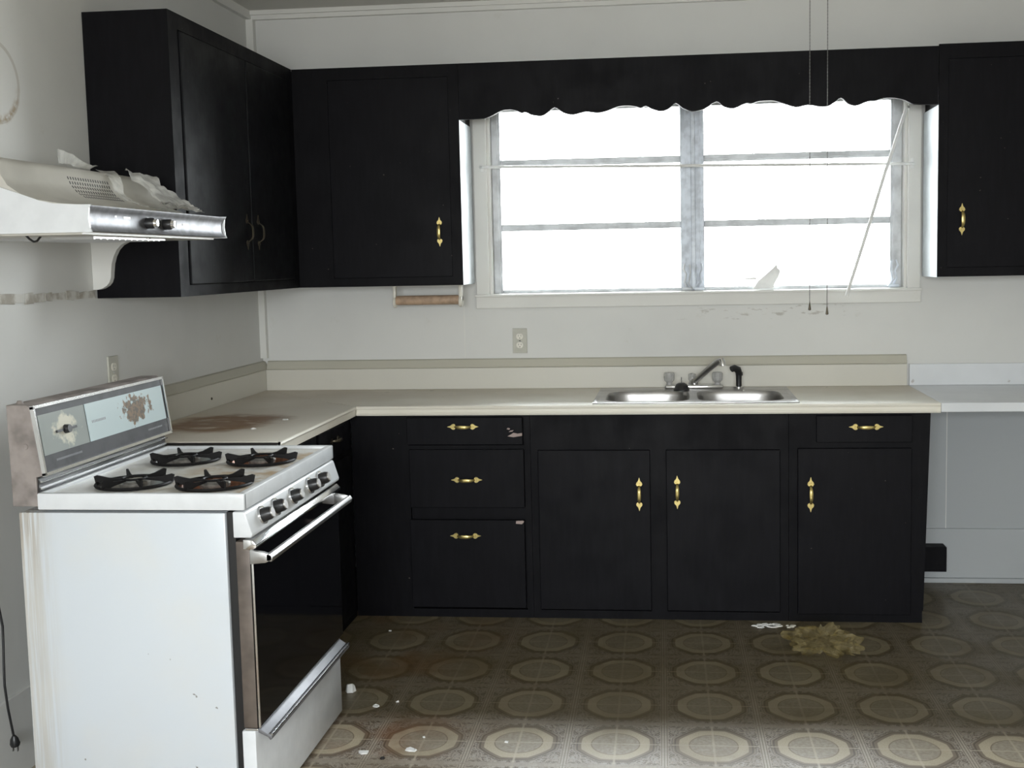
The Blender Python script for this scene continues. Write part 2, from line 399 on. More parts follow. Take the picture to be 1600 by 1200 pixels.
# window casing
cas = B().box(1.053, WX0, -.02, 0, WZ0, 2.30, .003).box(WX1, 3.078, -.02, 0, WZ0, 2.30, .003).box(1.053, 3.078, -.02, 0, WZ1, 2.30, .003)
struct('trim_7', cas, 'trim')
struct('trim_8', B().box(1.05, 3.082, -.022, 0, 1.292, 1.347, .003).box(1.048, 3.084, -.034, 0, 1.345, 1.357, .003), 'trim')

# ------------------------------------------------------------------ window_1
win = bpy.data.objects.new('window_1', None); win.location = (2.07, .08, WZ0); win['org'] = (2.07, .08, WZ0); win['kind'] = 'structure'; C.objects.link(win)
j = B().box(WX0-.001, WX0+.012, 0, .14, WZ0, WZ1).box(WX1-.012, WX1+.001, 0, .14, WZ0, WZ1).box(WX0, WX1, 0, .14, WZ1-.012, WZ1).box(WX0, WX1, -.002, .14, WZ0-.008, WZ0+.004)
fin('window_jamb', j, 'trim', win)
fr = B().box(WX0+.012, 1.168, .055, .11, WZ0+.004, WZ1-.012, .003).box(1.152, 1.160, .045, .055, WZ0+.004, WZ1-.012)
fr.box(2.957, WX1-.012, .055, .11, WZ0+.004, WZ1-.012, .003).box(2.966, 2.974, .045, .055, WZ0+.004, WZ1-.012)
fr.box(1.168, 2.957, .06, .11, WZ0+.004, 1.374, .003).box(1.168, 2.957, .06, .11, 2.205, WZ1-.012)
fin('window_frame', fr, 'window_metal', win)
mu = B().box(2.007, 2.117, .055, .115, 1.36, WZ1-.012, .004).box(2.028, 2.034, .046, .056, 1.36, WZ1-.012).box(2.056, 2.076, .044, .056, 1.36, WZ1-.012, .003).box(2.096, 2.101, .046, .056, 1.36, WZ1-.012)
fin('mullion', mu, 'mull', win)
for (a0, a1) in ((1.168, 2.007), (2.117, 2.957)):
    for z0, z1 in ((1.651, 1.682), (1.951, 1.983)):
        fin('window_rail', B().box(a0, a1, .06, .10, z0, z1, .003).box(a0, a1, .052, .062, z0+.008, z0+.013), 'window_metal', win)
    for z0, z1 in ((1.374, 1.651), (1.682, 1.951), (1.983, 2.205)):
        fin('pane', B().box(a0, a1, .083, .087, z0, z1), 'glass', win)
for (x, d) in ((2.035, 1), (2.09, -1), (2.972, -1)):
    cr = B().tube([(x, .05, 1.375), (x-.012*d, .035, 1.40), (x-.004*d, .03, 1.435), (x-.016*d, .032, 1.46), (x-.01*d, .04, 1.485)], [.006, .005, .004, .005, .003], 8)
    cr.box(x-.022, x+.022, .03, .06, 1.360, 1.374, .002).tube([(x, .035, 1.40), (x+.022*d, .03, 1.372), (x+.03*d, .025, 1.364)], .003, 6)
    cr.tube([(x+.012*d, .04, 1.48), (x+.016*d, .036, 1.44), (x+.006*d, .036, 1.39)], .004, 6)
    fin('crank', cr, 'window_metal' if x < 2.05 else 'mull', win, True)

# scrap leaning in the window opening
b = B().prism([(2.335, 1.362), (2.36, 1.40), (2.425, 1.455), (2.446, 1.478), (2.448, 1.458), (2.462, 1.445), (2.455, 1.42), (2.435, 1.385), (2.43, 1.362)], 'y', .028, .034)
b.box(2.30, 2.352, .029, .033, 1.405, 1.415)
tag(fin('paper_scrap', b, 'white_plastic'), 'torn white scrap standing on the window sill against the right sash', 'scrap')

# curtain rods
b = B().tube([(1.094, -.021, 1.943), (1.094, -.06, 1.943), (1.105, -.07, 1.943), (2.0, -.07, 1.925), (3.022, -.07, 1.907), (3.036, -.06, 1.907), (3.036, -.021, 1.912)], .0065, 8)
b.box(1.086, 1.102, -.024, -.020, 1.925, 1.96, .001).box(3.028, 3.044, -.024, -.020, 1.89, 1.935, .001)
tag(fin('curtain_rod', b, 'white_plastic', None, True), 'thin white curtain rod fixed level across the window', 'curtain rod')
b = B().tube([(2.996, -.094, 2.15), (2.9, -.094, 1.85), (2.82, -.092, 1.58), (2.741, -.088, 1.325)], .008, 8)
b.tube([(2.996, -.094, 2.148), (3.012, -.06, 2.155), (3.014, -.022, 2.155)], .005, 8)
tag(fin('curtain_rod', b, 'white_plastic', None, True), 'loose white rod hanging slantwise at the right end of the window', 'curtain rod')

# ------------------------------------------------------------------ pulls
def pull(parent, c, along, out, L=.128, mat='brass'):
    c = Vector(c); a = Vector(along); n = Vector(out); s_ = a.cross(n)
    b = B(); k = L/.128
    for sg in (-1, 1):
        prof = [(.031, 0), (.033, .009), (.039, .0130), (.046, .0112), (.053, .0045), (.066, .0006), (.066, -.0006), (.053, -.0045), (.046, -.0112), (.039, -.0130), (.033, -.009)]
        r0 = [c+a*(sg*q[0]*k)+s_*q[1]*k-n*.0005 for q in prof]; r1 = [c+a*(sg*q[0]*k)+s_*q[1]*k*.93+n*.0028 for q in prof]
        b.loft([r0, r1])
        b.tube([c+a*(sg*.041*k)+n*.002, c+a*(sg*.041*k)+n*.0055], [.0036, .0025], 8)
    rings = []
    for i in range(9):
        q = -1+2*i/8; w = .0038+.0036*(1-q*q); h = .004+.020*(1-q**4)
        p = c+a*(q*.036*k)+n*h
        rings.append([p+s_*w+n*.0016, p+s_*w*.4+n*.0035, p-s_*w*.4+n*.0035, p-s_*w+n*.0016, p-s_*w-n*.0016, p+s_*w-n*.0016])
    b.loft(rings)
    return fin('handle', b, mat, parent, True)
ZV = (0, 0, 1); XV = (1, 0, 0); YN = (0, -1, 0)

# ------------------------------------------------------------------ base cabinets
# drawer base
cb = thing('base_cabinet', (.98, -.3, 0), 'black base cabinet with a stack of three drawers, left of the sink doors', 'cabinet')
b = B().box(.602, .85, -.598, -.58, .0, .874).box(1.343, 1.368, -.598, -.58, 0, .874).box(.85, 1.343, -.598, -.58, .858, .874)
b.box(.85, 1.343, -.598, -.58, .722, .742).box(.85, 1.343, -.598, -.58, 0, .035).box(1.35, 1.368, -.58, -.01, 0, .874).box(.85, 1.343, -.575, -.57, .035, .86)
fin('carcass', b, 'black', cb)
for (x0, x1, z0, z1, hx, hz) in ((.845, 1.338, .746, .862, 1.087, .823), (.852, 1.341, .477, .726, 1.097, .597), (.848, 1.338, .045, .424, 1.086, .357)):
    d = fin('drawer', B().box(x0, x1, -.612, -.594, z0, z1, .0025), 'black_door', cb)
    pull(d, (hx, -.612, hz), XV, YN)
def chip(parent, pts, y=-.6125):
    b = B(); b.prism(pts, 'y', y-.0006, y+.0006); return fin('paint_chip', b, 'chip', parent, label='bare patch of chipped paint')
chip(cb, [(1.275, .782), (1.30, .778), (1.337, .784), (1.337, .796), (1.318, .793), (1.30, .797), (1.29, .79)])
chip(cb, [(1.272, .812), (1.283, .809), (1.287, .815), (1.277, .818)]); chip(cb, [(1.28, .80), (1.296, .802), (1.302, .808), (1.288, .806)])
chip(cb, [(1.302, .410), (1.328, .408), (1.338, .42), (1.331, .4235), (1.303, .422)])
# sink base
cb = thing('base_cabinet', (1.90, -.3, 0), 'wide black base cabinet with two doors under the sink', 'cabinet')
b = B().box(1.3695, 1.402, -.598, -.58, 0, .874).box(1.868, 1.934, -.598, -.58, 0, .874).box(2.398, 2.434, -.598, -.58, 0, .874)
b.box(1.402, 1.868, -.598, -.58, 0, .035).box(1.934, 2.398, -.598, -.58, 0, .035).box(1.402, 1.868, -.598, -.58, .72, .874).box(1.934, 2.398, -.598, -.58, .72, .874)
b.box(1.3695, 1.38, -.58, -.01, 0, .874).box(2.425, 2.434, -.58, -.01, 0, .874).box(1.38, 2.425, -.576, -.572, .03, .72)
fin('carcass', b, 'black', cb)
for (x0, x1, hx, hz) in ((1.400, 1.868, 1.822, .537), (1.934, 2.40, 1.979, .546)):
    d = fin('door', B().box(x0, x1, -.614, -.596, .042, .722, .003), 'black_door', cb)
    pull(d, (hx, -.614, hz), ZV, YN, .135)
# right base
cb = thing('base_cabinet', (2.71, -.3, 0), 'black base cabinet with one drawer over one door, at the right end', 'cabinet')
b = B()
b.prism([(2.4355, 0), (2.974, 0), (2.974, .05), (2.978, .05), (3.0, .874), (2.4355, .874)], 'y', -.600, -.585)
b.prism([(2.955, 0.05), (2.977, .05), (2.999, .874), (2.975, .874)], 'y', -.585, -.012)
b.box(2.4355, 2.955, -.55, -.012, 0.0, .05).box(2.4355, 2.445, -.585, -.012, .05, .874)
fin('carcass', b, 'black', cb)
d = fin('drawer', B().box(2.545, 2.925, -.616, -.598, .752, .862, .0025), 'black_door', cb); pull(d, (2.742, -.616, .816), XV, YN, .132)
d = fin('door', B().box(2.470, 2.925, -.616, -.598, .035, .728, .003), 'black_door', cb); pull(d, (2.522, -.616, .537), ZV, YN, .14)
# left return
cb = thing('base_cabinet', (.3, -1.0, 0), 'black base cabinet of the short counter leg, between stove and corner', 'cabinet')
b = B().box(.585, .600, -1.528, -.602, 0, .874).box(.01, .585, -1.528, -1.512, 0, .874).box(.012, .58, -1.512, -.02, 0, .05)
fin('carcass', b, 'black', cb)
for (y0, y1) in ((-1.50, -1.09), (-1.06, -.67)):
    d = fin('drawer', B().box(.598, .614, y0, y1, .742, .86, .0025), 'black_door', cb)
    pull(d, (.614, (y0+y1)/2, .81), (0, 1, 0), (1, 0, 0), .125, 'dark_brass')
    d = fin('door', B().box(.598, .614, y0, y1, .04, .715, .0025), 'black_door', cb)
    pull(d, (.614, y0+.05, .54), ZV, (1, 0, 0), .125, 'dark_brass')

# ------------------------------------------------------------------ countertops
ct = thing('countertop', (1.8, -.3, .874), 'L-shaped cream laminate countertop over the black cabinets, brown-stained at left', 'countertop')
Z0, Z1 = .8745, .914
SX0, SX1, SY0, SY1 = 1.655, 2.455, -.585, -.085
b = B()
b.prism([(.002, -.002), (SX0, -.002), (SX0, -.636), (.640, -.636), (.002, -.004)], 'z', Z0, Z1)
b.box(SX1, 3.031, -.636, -.002, Z0, Z1).box(SX0, SX1, -.636, SY0, Z0, Z1).box(SX0, SX1, SY1, -.002, Z0, Z1)
b.tube([(.640, -.634, .9065), (3.029, -.634, .9065)], .0075, 8).tube([(.64, -.634, .882), (3.029, -.634, .882)], .0075, 8)
fin('slab', b, 'cream', ct)
b = B().prism([(.002, -.008), (.6365, -.640), (.6365, -1.535), (.002, -1.535)], 'z', Z0, Z1).tube([(.634, -.642, .9065), (.634, -1.535, .9065)], .0075, 8)
fin('slab', b, 'cream', ct)
fin('end_edge', B().box(.002, .627, -1.5385, -1.5355, .872, .911), 'dark_edge', ct, label='dark unfinished end edge')
b = B().box(.02, 3.024, -.02, -.0005, Z1, 1.014, .002).box(.0005, .02, -1.535, -.0005, Z1, 1.014, .002)
fin('backsplash', b, 'splash', ct)
b = B().prism([(-.0005, 1.0155), (-.024, 1.0155), (-.026, 1.021), (-.012, 1.052), (-.0005, 1.056)], 'x', .026, 3.022)
b.prism([(.0005, 1.0155), (.024, 1.0155), (.026, 1.021), (.012, 1.052), (.0005, 1.056)], 'y', -1.535, -.0005)
fin('backsplash_cap', b, 'splash_cap', ct, label='greyer sloping moulding capping the backsplash')
# dark screw on the left splash
fin('screw', B().lathe([(.006, 0), (.006, .002), (.003, .004)], (.02, -.66, .955), 'x', 10), 'dark_brass', ct, True)
ct = thing('countertop', (3.9, -.3, .874), 'white laminate countertop butting the cream counter at the right', 'countertop')
fin('slab', B().box(3.0335, 4.6, -.632, -.002, .8765, .914, .003), 'white_lam', ct)
fin('backsplash', B().box(3.034, 4.6, -.018, -.0005, .9145, 1.012, .002), 'white_lam', ct)
# end support for the white counter, outside the frame
tag(fin('counter_support', B().box(4.56, 4.59, -.6, -.02, 0, .876).box(4.54, 4.61, -.6, -.58, 0, .876), 'bright_panel'), 'white upright panel carrying the far end of the white counter', 'panel')

# black box low on the wall
b = B().box(3.0, 3.193, -.085, -.0125, .068, .182, .002).box(3.19, 3.196, -.06, -.03, .09, .16, .001)
tag(fin('junction_box', b, 'black'), 'small black box on the white wall low beside the cabinet end', 'box')

# ------------------------------------------------------------------ sink
sk = thing('sink', (2.055, -.33, .9), 'double-bowl stainless steel sink set into the cream counter under the window', 'sink')
def rr(cx_, cy_, hx, hy, z, n=40, p=5.0, angs=None):
    o_ = []
    for a_ in angs:
        c_, s_ = math.cos(a_), math.sin(a_)
        o_.append((cx_+hx*math.copysign(abs(c_)**(2/p), c_), cy_+hy*math.copysign(abs(s_)**(2/p), s_), z))
    return o_
RX0, RX1, RY0, RY1 = 1.632, 2.480, -.605, -.062
bowls = [((1.650, 2.055), (1.678, 2.036), (-.562, -.205)), ((2.055, 2.462), (2.068, 2.430), (-.562, -.205))]
b = B(); zt = .9185
for (px0, px1), (hx0, hx1), (hy0, hy1) in bowls:
    ccx, ccy = (hx0+hx1)/2, (hy0+hy1)/2; hx, hy = (hx1-hx0)/2, (hy1-hy0)/2
    def hole(a_):
        c_, s_ = math.cos(a_), math.sin(a_); k = (abs(c_/hx)**5+abs(s_/hy)**5)**(-1/5); return (ccx+k*c_, ccy+k*s_)
    I = b.plate_hole(px0, px1, -.59, -.19, hole, zt, (ccx, ccy))
    sc = lambda pts, f, z: [(ccx+(p[0]-ccx)*f, ccy+(p[1]-ccy)*f, z) for p in pts]
    b.loft([I, sc(I, .985, zt-.004), sc(I, .965, zt-.02), sc(I, .94, .79), sc(I, .90, .765), sc(I, .75, .757), sc(I, .12, .752)], cap=False)
fin('bowls', b, 'steel', sk, True)
b = B().box(RX0, RX1, RY0+.0, -.59, .9142, zt, .0015).box(RX0, RX1, -.19, RY1, .9142, zt, .0015).box(RX0, 1.650, -.59, -.19, .9142, zt, .001).box(2.462, RX1, -.59, -.19, .9142, zt, .001)
fin('rim', b, 'steel', sk, True)
for (px0, px1), (hx0, hx1), _ in bowls:
    fin('drain', B().lathe([(.044, .758), (.044, .762), (.03, .760), (.008, .757)], ((hx0+hx1)/2, -.385, 0), 'z', 20), 'chrome', sk, True)
fc = thing('faucet', (2.06, -.11, .9187), 'chrome two-handle kitchen faucet with raised spout behind the sink', 'faucet')
b = B().box(1.927, 2.192, -.135, -.08, .9188, .938, .008, 3); fin('deck_plate', b, 'chrome', fc, True)
for x in (1.948, 2.166):
    b = B().lathe([(.014, .936), (.012, .945), (.016, .950), (.022, .955), (.024, .965), (.025, .985), (.022, .992), (.006, .994)], (x, -.108, 0), 'z', 10); fin('knob', b, 'knob_clear', fc, False, 'clear faceted acrylic knob')
b = B().lathe([(.016, .936), (.014, .95), (.017, .956), (.017, .982), (.006, .986)], (2.052, -.08, 0), 'z', 10); fin('diverter', b, 'knob_clear', fc)
b = B().lathe([(.018, .937), (.017, .95), (.012, .962)], (2.062, -.108, 0), 'z', 16)
b.tube([(2.062, -.108, .95), (2.068, -.13, .958), (2.115, -.20, 1.008), (2.158, -.27, 1.052), (2.170, -.29, 1.060), (2.182, -.305, 1.061)], [.013, .013, .013, .013, .012, .011], 12)
fin('spout', b, 'steel', fc, True)
b = B().tube([(2.176, -.30, 1.066), (2.181, -.306, 1.058), (2.183, -.309, 1.040)], [.012, .013, .012], 12); fin('spout_tip', b, 'chrome', fc, True)
b = B().lathe([(.036, .9188), (.036, .923), (.032, .927), (.030, .936), (.023, .947), (.014, .952), (.003, .953)], (2.003, -.176, 0), 'z', 20).tube([(2.003, -.176, .952), (2.003, -.176, .978)], .0016, 6)
tag(fin('sink_stopper', b, 'black_plastic', None, True), 'black domed stopper with a thin pin beside the faucet plate', 'stopper')
sy = thing('side_sprayer', (2.26, -.105, .9187), 'black pull-out sprayer standing at the right of the faucet', 'sprayer')
fin('base_ring', B().lathe([(.024, .9188), (.024, .926), (.014, .930)], (2.262, -.105, 0), 'z', 18), 'chrome', sy, True)
b = B().lathe([(.013, .928), (.0125, .95), (.0135, .975), (.016, .990)], (2.262, -.105, 0), 'z', 14)
b.tube([(2.264, -.105, .984), (2.257, -.112, 1.003), (2.240, -.125, 1.012), (2.228, -.132, 1.007)], [.015, .017, .015, .014], 12).box(2.266, 2.280, -.110, -.100, .975, .992, .002)
fin('spray_head', b, 'black_plastic', sy, True)

# ------------------------------------------------------------------ upper cabinets
ZB, ZT = 1.410, 2.3715
uc = thing('upper_cabinet', (.15, -.9, ZB), 'black two-door wall cabinet on the left wall beside the range hood', 'cabinet')
b = B().box(.001, .285, -1.51, -.012, ZB, ZT).box(.285, .300, -1.51, -1.438, ZB, ZT).box(.285, .300, -1.438, -.30, ZB, 1.448).box(.285, .300, -1.438, -.30, 2.318, ZT)
b.box(.285, .300, -.36, -.30, 1.448, 2.318)
fin('carcass', b, 'black', uc)
for (y0, y1, hy) in ((-1.426, -.850, -.900), (-.842, -.366, -.782)):
    d = fin('door', B().box(.2855, .304, y0, y1, 1.4505, 2.3155, .003), 'black_sheen', uc)
    pull(d, (.304, hy, 1.645), ZV, (1, 0, 0), .135, 'dark_brass')
uc = thing('upper_cabinet', (.67, -.15, ZB), 'black wall cabinet with a single brass handle left of the window', 'cabinet')
b = B().box(.301, 1.040, -.285, -.012, ZB, ZT).box(.301, .46, -.300, -.285, ZB, ZT).box(1.000, 1.046, -.300, -.285, ZB, ZT).box(.46, 1.0, -.300, -.285, ZB, 1.448).box(.46, 1.0, -.300, -.285, 2.318, ZT)
fin('carcass', b, 'black', uc)
d = fin('door', B().box(.4605, .9995, -.301, -.2852, 1.4485, 2.3175, .002), 'black_door', uc); pull(d, (.946, -.301, 1.646), ZV, YN, .125)
fin('end_panel', B().box(1.040, 1.0465, -.2995, -.022, ZB, 2.13, .001), 'bright_panel', uc, label='white-painted end panel facing the window')
uc = thing('upper_cabinet', (3.6, -.15, ZB), 'black wall cabinet with a brass handle right of the window', 'cabinet')
b = B().box(3.093, 4.2, -.285, -.012, ZB, 2.379).box(3.0865, 3.125, -.300, -.285, ZB, 2.379).box(3.125, 4.2, -.300, -.285, ZB, 1.448).box(3.125, 4.2, -.300, -.285, 2.318, 2.379)
fin('carcass', b, 'black', uc)
d = fin('door', B().box(3.1255, 3.69, -.301, -.2852, 1.4485, 2.3175, .002), 'black_door', uc); pull(d, (3.186, -.301, 1.651), ZV, YN, .13)
d = fin('door', B().box(3.695, 4.198, -.301, -.2852, 1.4485, 2.3175, .002), 'black_door', uc); pull(d, (4.14, -.301, 1.651), ZV, YN, .13)
fin('end_panel', B().box(3.0845, 3.093, -.2995, -.022, ZB-.002, 2.13, .001), 'bright_panel', uc, label='white-painted end panel facing the window')
# valance
V = [(1.049, 2.131), (1.159, 2.133), (1.193, 2.144), (1.23, 2.162), (1.27, 2.168), (1.303, 2.161), (1.324, 2.151), (1.337, 2.155), (1.362, 2.143), (1.404, 2.136), (1.429, 2.145), (1.467, 2.17), (1.504, 2.147), (1.546, 2.137), (1.6, 2.148), (1.654, 2.142), (1.696, 2.149), (1.737, 2.164), (1.779, 2.168), (1.82, 2.163), (1.84, 2.156), (1.861, 2.164), (1.886, 2.151), (1.927, 2.14), (1.96, 2.15), (1.988, 2.172), (2.017, 2.151), (2.058, 2.135), (2.112, 2.144), (2.163, 2.173), (2.193, 2.151), (2.237, 2.142), (2.287, 2.162), (2.307, 2.159), (2.341, 2.168), (2.4, 2.169), (2.438, 2.158), (2.497, 2.139), (2.547, 2.147), (2.606, 2.137), (2.644, 2.144), (2.684, 2.171), (2.713, 2.146), (2.747, 2.137), (2.8, 2.154), (2.824, 2.154), (2.858, 2.164), (2.905, 2.164), (2.945, 2.154), (2.983, 2.135), (3.0835, 2.132)]
def cr_(p0, p1, p2, p3, q): return .5*((2*p1)+(-p0+p2)*q+(2*p0-5*p1+4*p2-p3)*q*q+(-p0+3*p1-3*p2+p3)*q**3)
VP = []
for i in range(len(V)-1):
    P = [V[max(i-1, 0)], V[i], V[i+1], V[min(i+2, len(V)-1)]]
    for q in (0, .33, .67): VP.append((V[i][0]+(V[i+1][0]-V[i][0])*q, cr_(*[k[1] for k in P], q)))
VP.append(V[-1]); VP[0] = (1.0475, 2.131)
b = B().prism(VP+[(3.0835, ZT), (1.0475, ZT)], 'y', -.300, -.282)
tag(fin('window_valance', b, 'black'), 'black scalloped wooden valance board across the top of the window', 'valance')

# corbel bracket next to the left wall cabinet
pts = [(.001, 1.605), (.150, 1.605), (.128, 1.600), (.108, 1.590), (.092, 1.574), (.080, 1.552), (.072, 1.528), (.068, 1.500), (.066, 1.480), (.060, 1.464), (.050, 1.453), (.034, 1.444), (.018, 1.440), (.001, 1.440)]
b = B().prism(pts, 'y', -1.536, -1.5115)
tag(fin('shelf_bracket', b, 'trim'), 'white curved wooden bracket under the range hood beside the black cabinet', 'bracket')

# ------------------------------------------------------------------ paper towel holder
ph = thing('paper_towel_holder', (.85, -.16, 1.30), 'paper towel holder with wooden dowel under the wall cabinet', 'holder')
for x0, x1 in ((.693, .706), (.998, 1.014)):
    fin('arm', B().box(x0, x1, -.175, -.145, 1.335, ZB-.0005, .003).lathe([(.022, x0), (.026, x0+.002), (.026, x1-.002), (.022, x1)], (0, -.16, 1.334), 'x', 20), 'ivory', ph, True)
fin('dowel', B().lathe([(.020, .705), (.0215, .715), (.0215, .99), (.020, .999)], (0, -.16, 1.341), 'x', 20), 'wood', ph, True)
fin('plate', B().box(.69, 1.016, -.18, -.14, ZB-.004, ZB-.0003, .001), 'ivory', ph)

# ------------------------------------------------------------------ outlets
def outlet(c, horiz, out, label, pm):
    c = Vector(c); h = Vector(horiz); n = Vector(out); zv = Vector((0, 0, 1))
    ot = thing('wall_outlet', c, label, 'outlet')
    def slab(b, u0, u1, v0, v1, d0, d1):
        r0 = [c+h*u_+zv*v_+n*d0 for u_, v_ in ((u0, v0), (u1, v0), (u1, v1), (u0, v1))]
        i = .0012
        r1 = [c+h*u_+zv*v_+n*d1 for u_, v_ in ((u0+i, v0+i), (u1-i, v0+i), (u1-i, v1-i), (u0+i, v1-i))]
        return b.loft([r0, r1])
    fin('cover_plate', slab(B(), -.0345, .0345, -.0585, .0585, .0005, .006), pm, ot)
    for s_ in (-1, 1):
        b = B(); cc = c+zv*(.0205*s_)
        ring = lambda d, k: [cc+h*(k*.0165*math.cos(a_))+zv*(k*max(-.0135, min(.0135, .0165*math.sin(a_))))+n*d for a_ in [2*PI*q/24 for q in range(24)]]
        b.loft([ring(.0055, 1), ring(.0085, .96)])
        rc = fin('receptacle', b, 'ivory', ot, True)
        b = B()
        for u_ in (-.0062, .0062): slab(b, u_-.0016, u_+.0016, .0205*s_-.001, .0205*s_+.008, .008, .0088)
        slab(b, -.003, .003, .0205*s_-.010, .0205*s_-.005, .008, .0088)
        fin('slots', b, 'black_plastic', rc)
    fin('screw', B().lathe([(.0035, 0), (.003, .0015)], c+n*.006, 'y' if abs(n.y) > .5 else 'x', 10), 'alu', ot)
outlet((1.2505, 0, 1.138), XV, YN, 'beige duplex wall outlet below the left side of the window', M['beige_plate'])
outlet((0, -1.437, 1.146), (0, 1, 0), (1, 0, 0), 'beige wall outlet on the left wall just above the stove', M['beige_plate'])

# ------------------------------------------------------------------ stove
SY0_, SY1_ = -2.405, -1.655
st = thing('stove', (.54, (SY0_+SY1_)/2, 0), 'old white gas stove with black oven door, stained cooktop and grey backguard', 'stove')
b = B().box(.230, .800, SY0_, SY0_+.02, .03, .868, .004).box(.236, .800, SY1_-.02, SY1_, .03, .868, .004).box(.236, .25, SY0_+.02, SY1_-.02, .03, .868)
b.box(.25, .80, SY0_+.02, SY1_-.02, .80, .868)
fin('side_body', b, 'enamel_side', st, True)
fin('front_frame', B().box(.800, .822, SY0_+.012, SY1_-.012, .03, .868), 'black_plastic', st)
for x in (.27, .76):
    for y in (SY0_+.04, SY1_-.04): fin('foot', B().lathe([(.018, 0), (.018, .006), (.008, .01), (.008, .032)], (x, y, 0), 'z', 12), 'black_plastic', st, True)
# cooktop
b = B(); X0, X1, Y0, Y1 = .288, .856, SY0_-.006, SY1_+.006
b.box(X0, X1, Y0, Y0+.016, .876, .921, .004).box(X0, X1, Y1-.016, Y1, .876, .921, .004).box(X1-.020, X1, Y0+.004, Y1-.004, .876, .921, .004).box(X0, X0+.012, Y0+.004, Y1-.004, .876, .921, .003)
fin('cooktop_rim', b, 'enamel', st, True)
burn = [(.468, -1.865), (.712, -1.880), (.472, -2.262), (.712, -2.270)]
burn = [(.462, -1.885), (.708, -1.895), (.476, -2.245), (.712, -2.255)]
b = B(); zc = .9115; xm, ym = .587, -2.07
quad = [(X0+.01, xm, ym, Y1-.014), (xm, X1-.018, ym, Y1-.014), (X0+.01, xm, Y0+.014, ym), (xm, X1-.018, Y0+.014, ym)]
for (bx, by), (qx0, qx1, qy0, qy1) in zip(burn, quad):
    hole = lambda a_: (bx+.092*math.cos(a_), by+.092*math.sin(a_))
    I = b.plate_hole(qx0, qx1, qy0, qy1, hole, zc, (bx, by), 36)
    b.loft([I, [(p[0], p[1], zc-.012) for p in I]], cap=False)
fin('cooktop', b, 'cooktop', st, True)
for i, (bx, by) in enumerate(burn):
    bowl = B().lathe([(.097, .9125), (.096, .9155), (.089, .9145), (.080, .900), (.055, .8895), (.02, .8885)], (bx, by, 0), 'z', 32, cap=False)
    fin('drip_bowl', bowl, 'rust' if i in (1, 3) else 'steel', st, True, 'rusty drip bowl' if i in (1, 3) else None)
    fin('burner_head', B().lathe([(.02, .884), (.022, .905), (.040, .909), (.042, .918), (.036, .922), (.005, .923)], (bx, by, 0), 'z', 24), 'burner', st, True)
    g = B()
    n = 36
    g.tube([(bx+.101*math.cos(2*PI*k/n), by+.101*math.sin(2*PI*k/n), .9175) for k in range(n+1)], .0045, 6, cap=False)
    g.tube([(bx+.032*math.cos(2*PI*k/18), by+.032*math.sin(2*PI*k/18), .930) for k in range(19)], .0035, 6, cap=False)
    for k in range(6):
        a_ = PI*k/3+.12; dx, dy = math.cos(a_), math.sin(a_); px2, py2 = -dy*.0027, dx*.0027
        pr = [(.030, .925), (.070, .920), (.094, .914), (.107, .919), (.111, .937), (.103, .940), (.070, .932), (.030, .930)]
        r0 = [(bx+dx*q+px2, by+dy*q+py2, z) for q, z in pr]; r1 = [(bx+dx*q-px2, by+dy*q-py2, z) for q, z in pr]
        g.loft([r0, r1])
    fin('burner_grate', g, 'cast', st, True)
# control panel
b = B().prism([(.822, .872), (.853, .872), (.857, .868), (.874, .812), (.870, .803), (.822, .803)], 'y', SY0_-.004, SY1_+.004, .003)
cp = fin('control_panel', b, 'enamel', st, True)
nrm = Vector((.957, 0, .290))
for ky in (-2.315, -2.215, -2.075, -1.925, -1.825):
    c = Vector((.8650, ky, .842))
    k = B().tube([c-nrm*.001, c+nrm*.006], [.026, .025], 20)
    kb = fin('knob_bezel', k, 'chrome', cp, True)
    k = B().tube([c+nrm*.005, c+nrm*.024, c+nrm*.031], [.0195, .018, .015], 20); fin('knob', k, 'black_plastic', cp, True)
    k = B().tube([c+nrm*.0305, c+nrm*.0335], [.0145, .013], 18); fin('knob_cap', k, 'steel', cp, True)
# oven door
b = B().box(.824, .862, SY0_+.002, SY1_-.002, .285, .792, .003)
od = fin('oven_door', b, 'door_side', st, True)
fin('door_glass', B().box(.861, .869, SY0_+.003, SY1_-.003, .288, .770, .001), 'black_glass', od)
fin('door_top_trim', B().prism([(.846, .772), (.866, .769), (.880, .775), (.881, .784), (.870, .796), (.846, .797)], 'y', SY0_+.0, SY1_-.012, .001), 'chrome', od, True)
fin('door_side_trim', B().box(.866, .871, SY0_+.001, SY0_+.004, .288, .770), 'chrome', od)
b = B().prism([(.908, .742), (.922, .740), (.926, .752), (.920, .762), (.908, .760)], 'y', SY0_-.004, SY1_-.032, .0015)
for y in (SY0_-.004, SY1_-.044):
    b.prism([(.864, .733), (.905, .737), (.924, .745), (.922, .757), (.900, .765), (.864, .770)], 'y', y, y+.012, .001)
fin('door_handle', b, 'alu', od, True)
# drawer
b = B().box(.818, .856, SY0_+.001, SY1_-.001, .022, .278, .004)
dr = fin('broiler_drawer', b, 'enamel', st, True)
b = B().prism([(.850, .2785), (.858, .2785), (.882, .262), (.892, .262), (.894, .250), (.888, .246), (.882, .254), (.858, .266), (.850, .266)], 'y', SY0_+.02, SY1_-.02, .0008)
dh = fin('drawer_handle', b, 'dark_alu', dr, True)
fin('handle_bead', B().tube([(.893, SY0_+.02, .2615), (.893, SY1_-.02, .2615)], .0028, 8).tube([(.887, SY0_+.021, .265), (.887, SY1_-.021, .265)], .0012, 6), 'chrome', dh, True)
fin('drawer_top_trim', B().box(.828, .862, SY0_+.002, SY1_-.002, .279, .284, .001), 'chrome', dr)
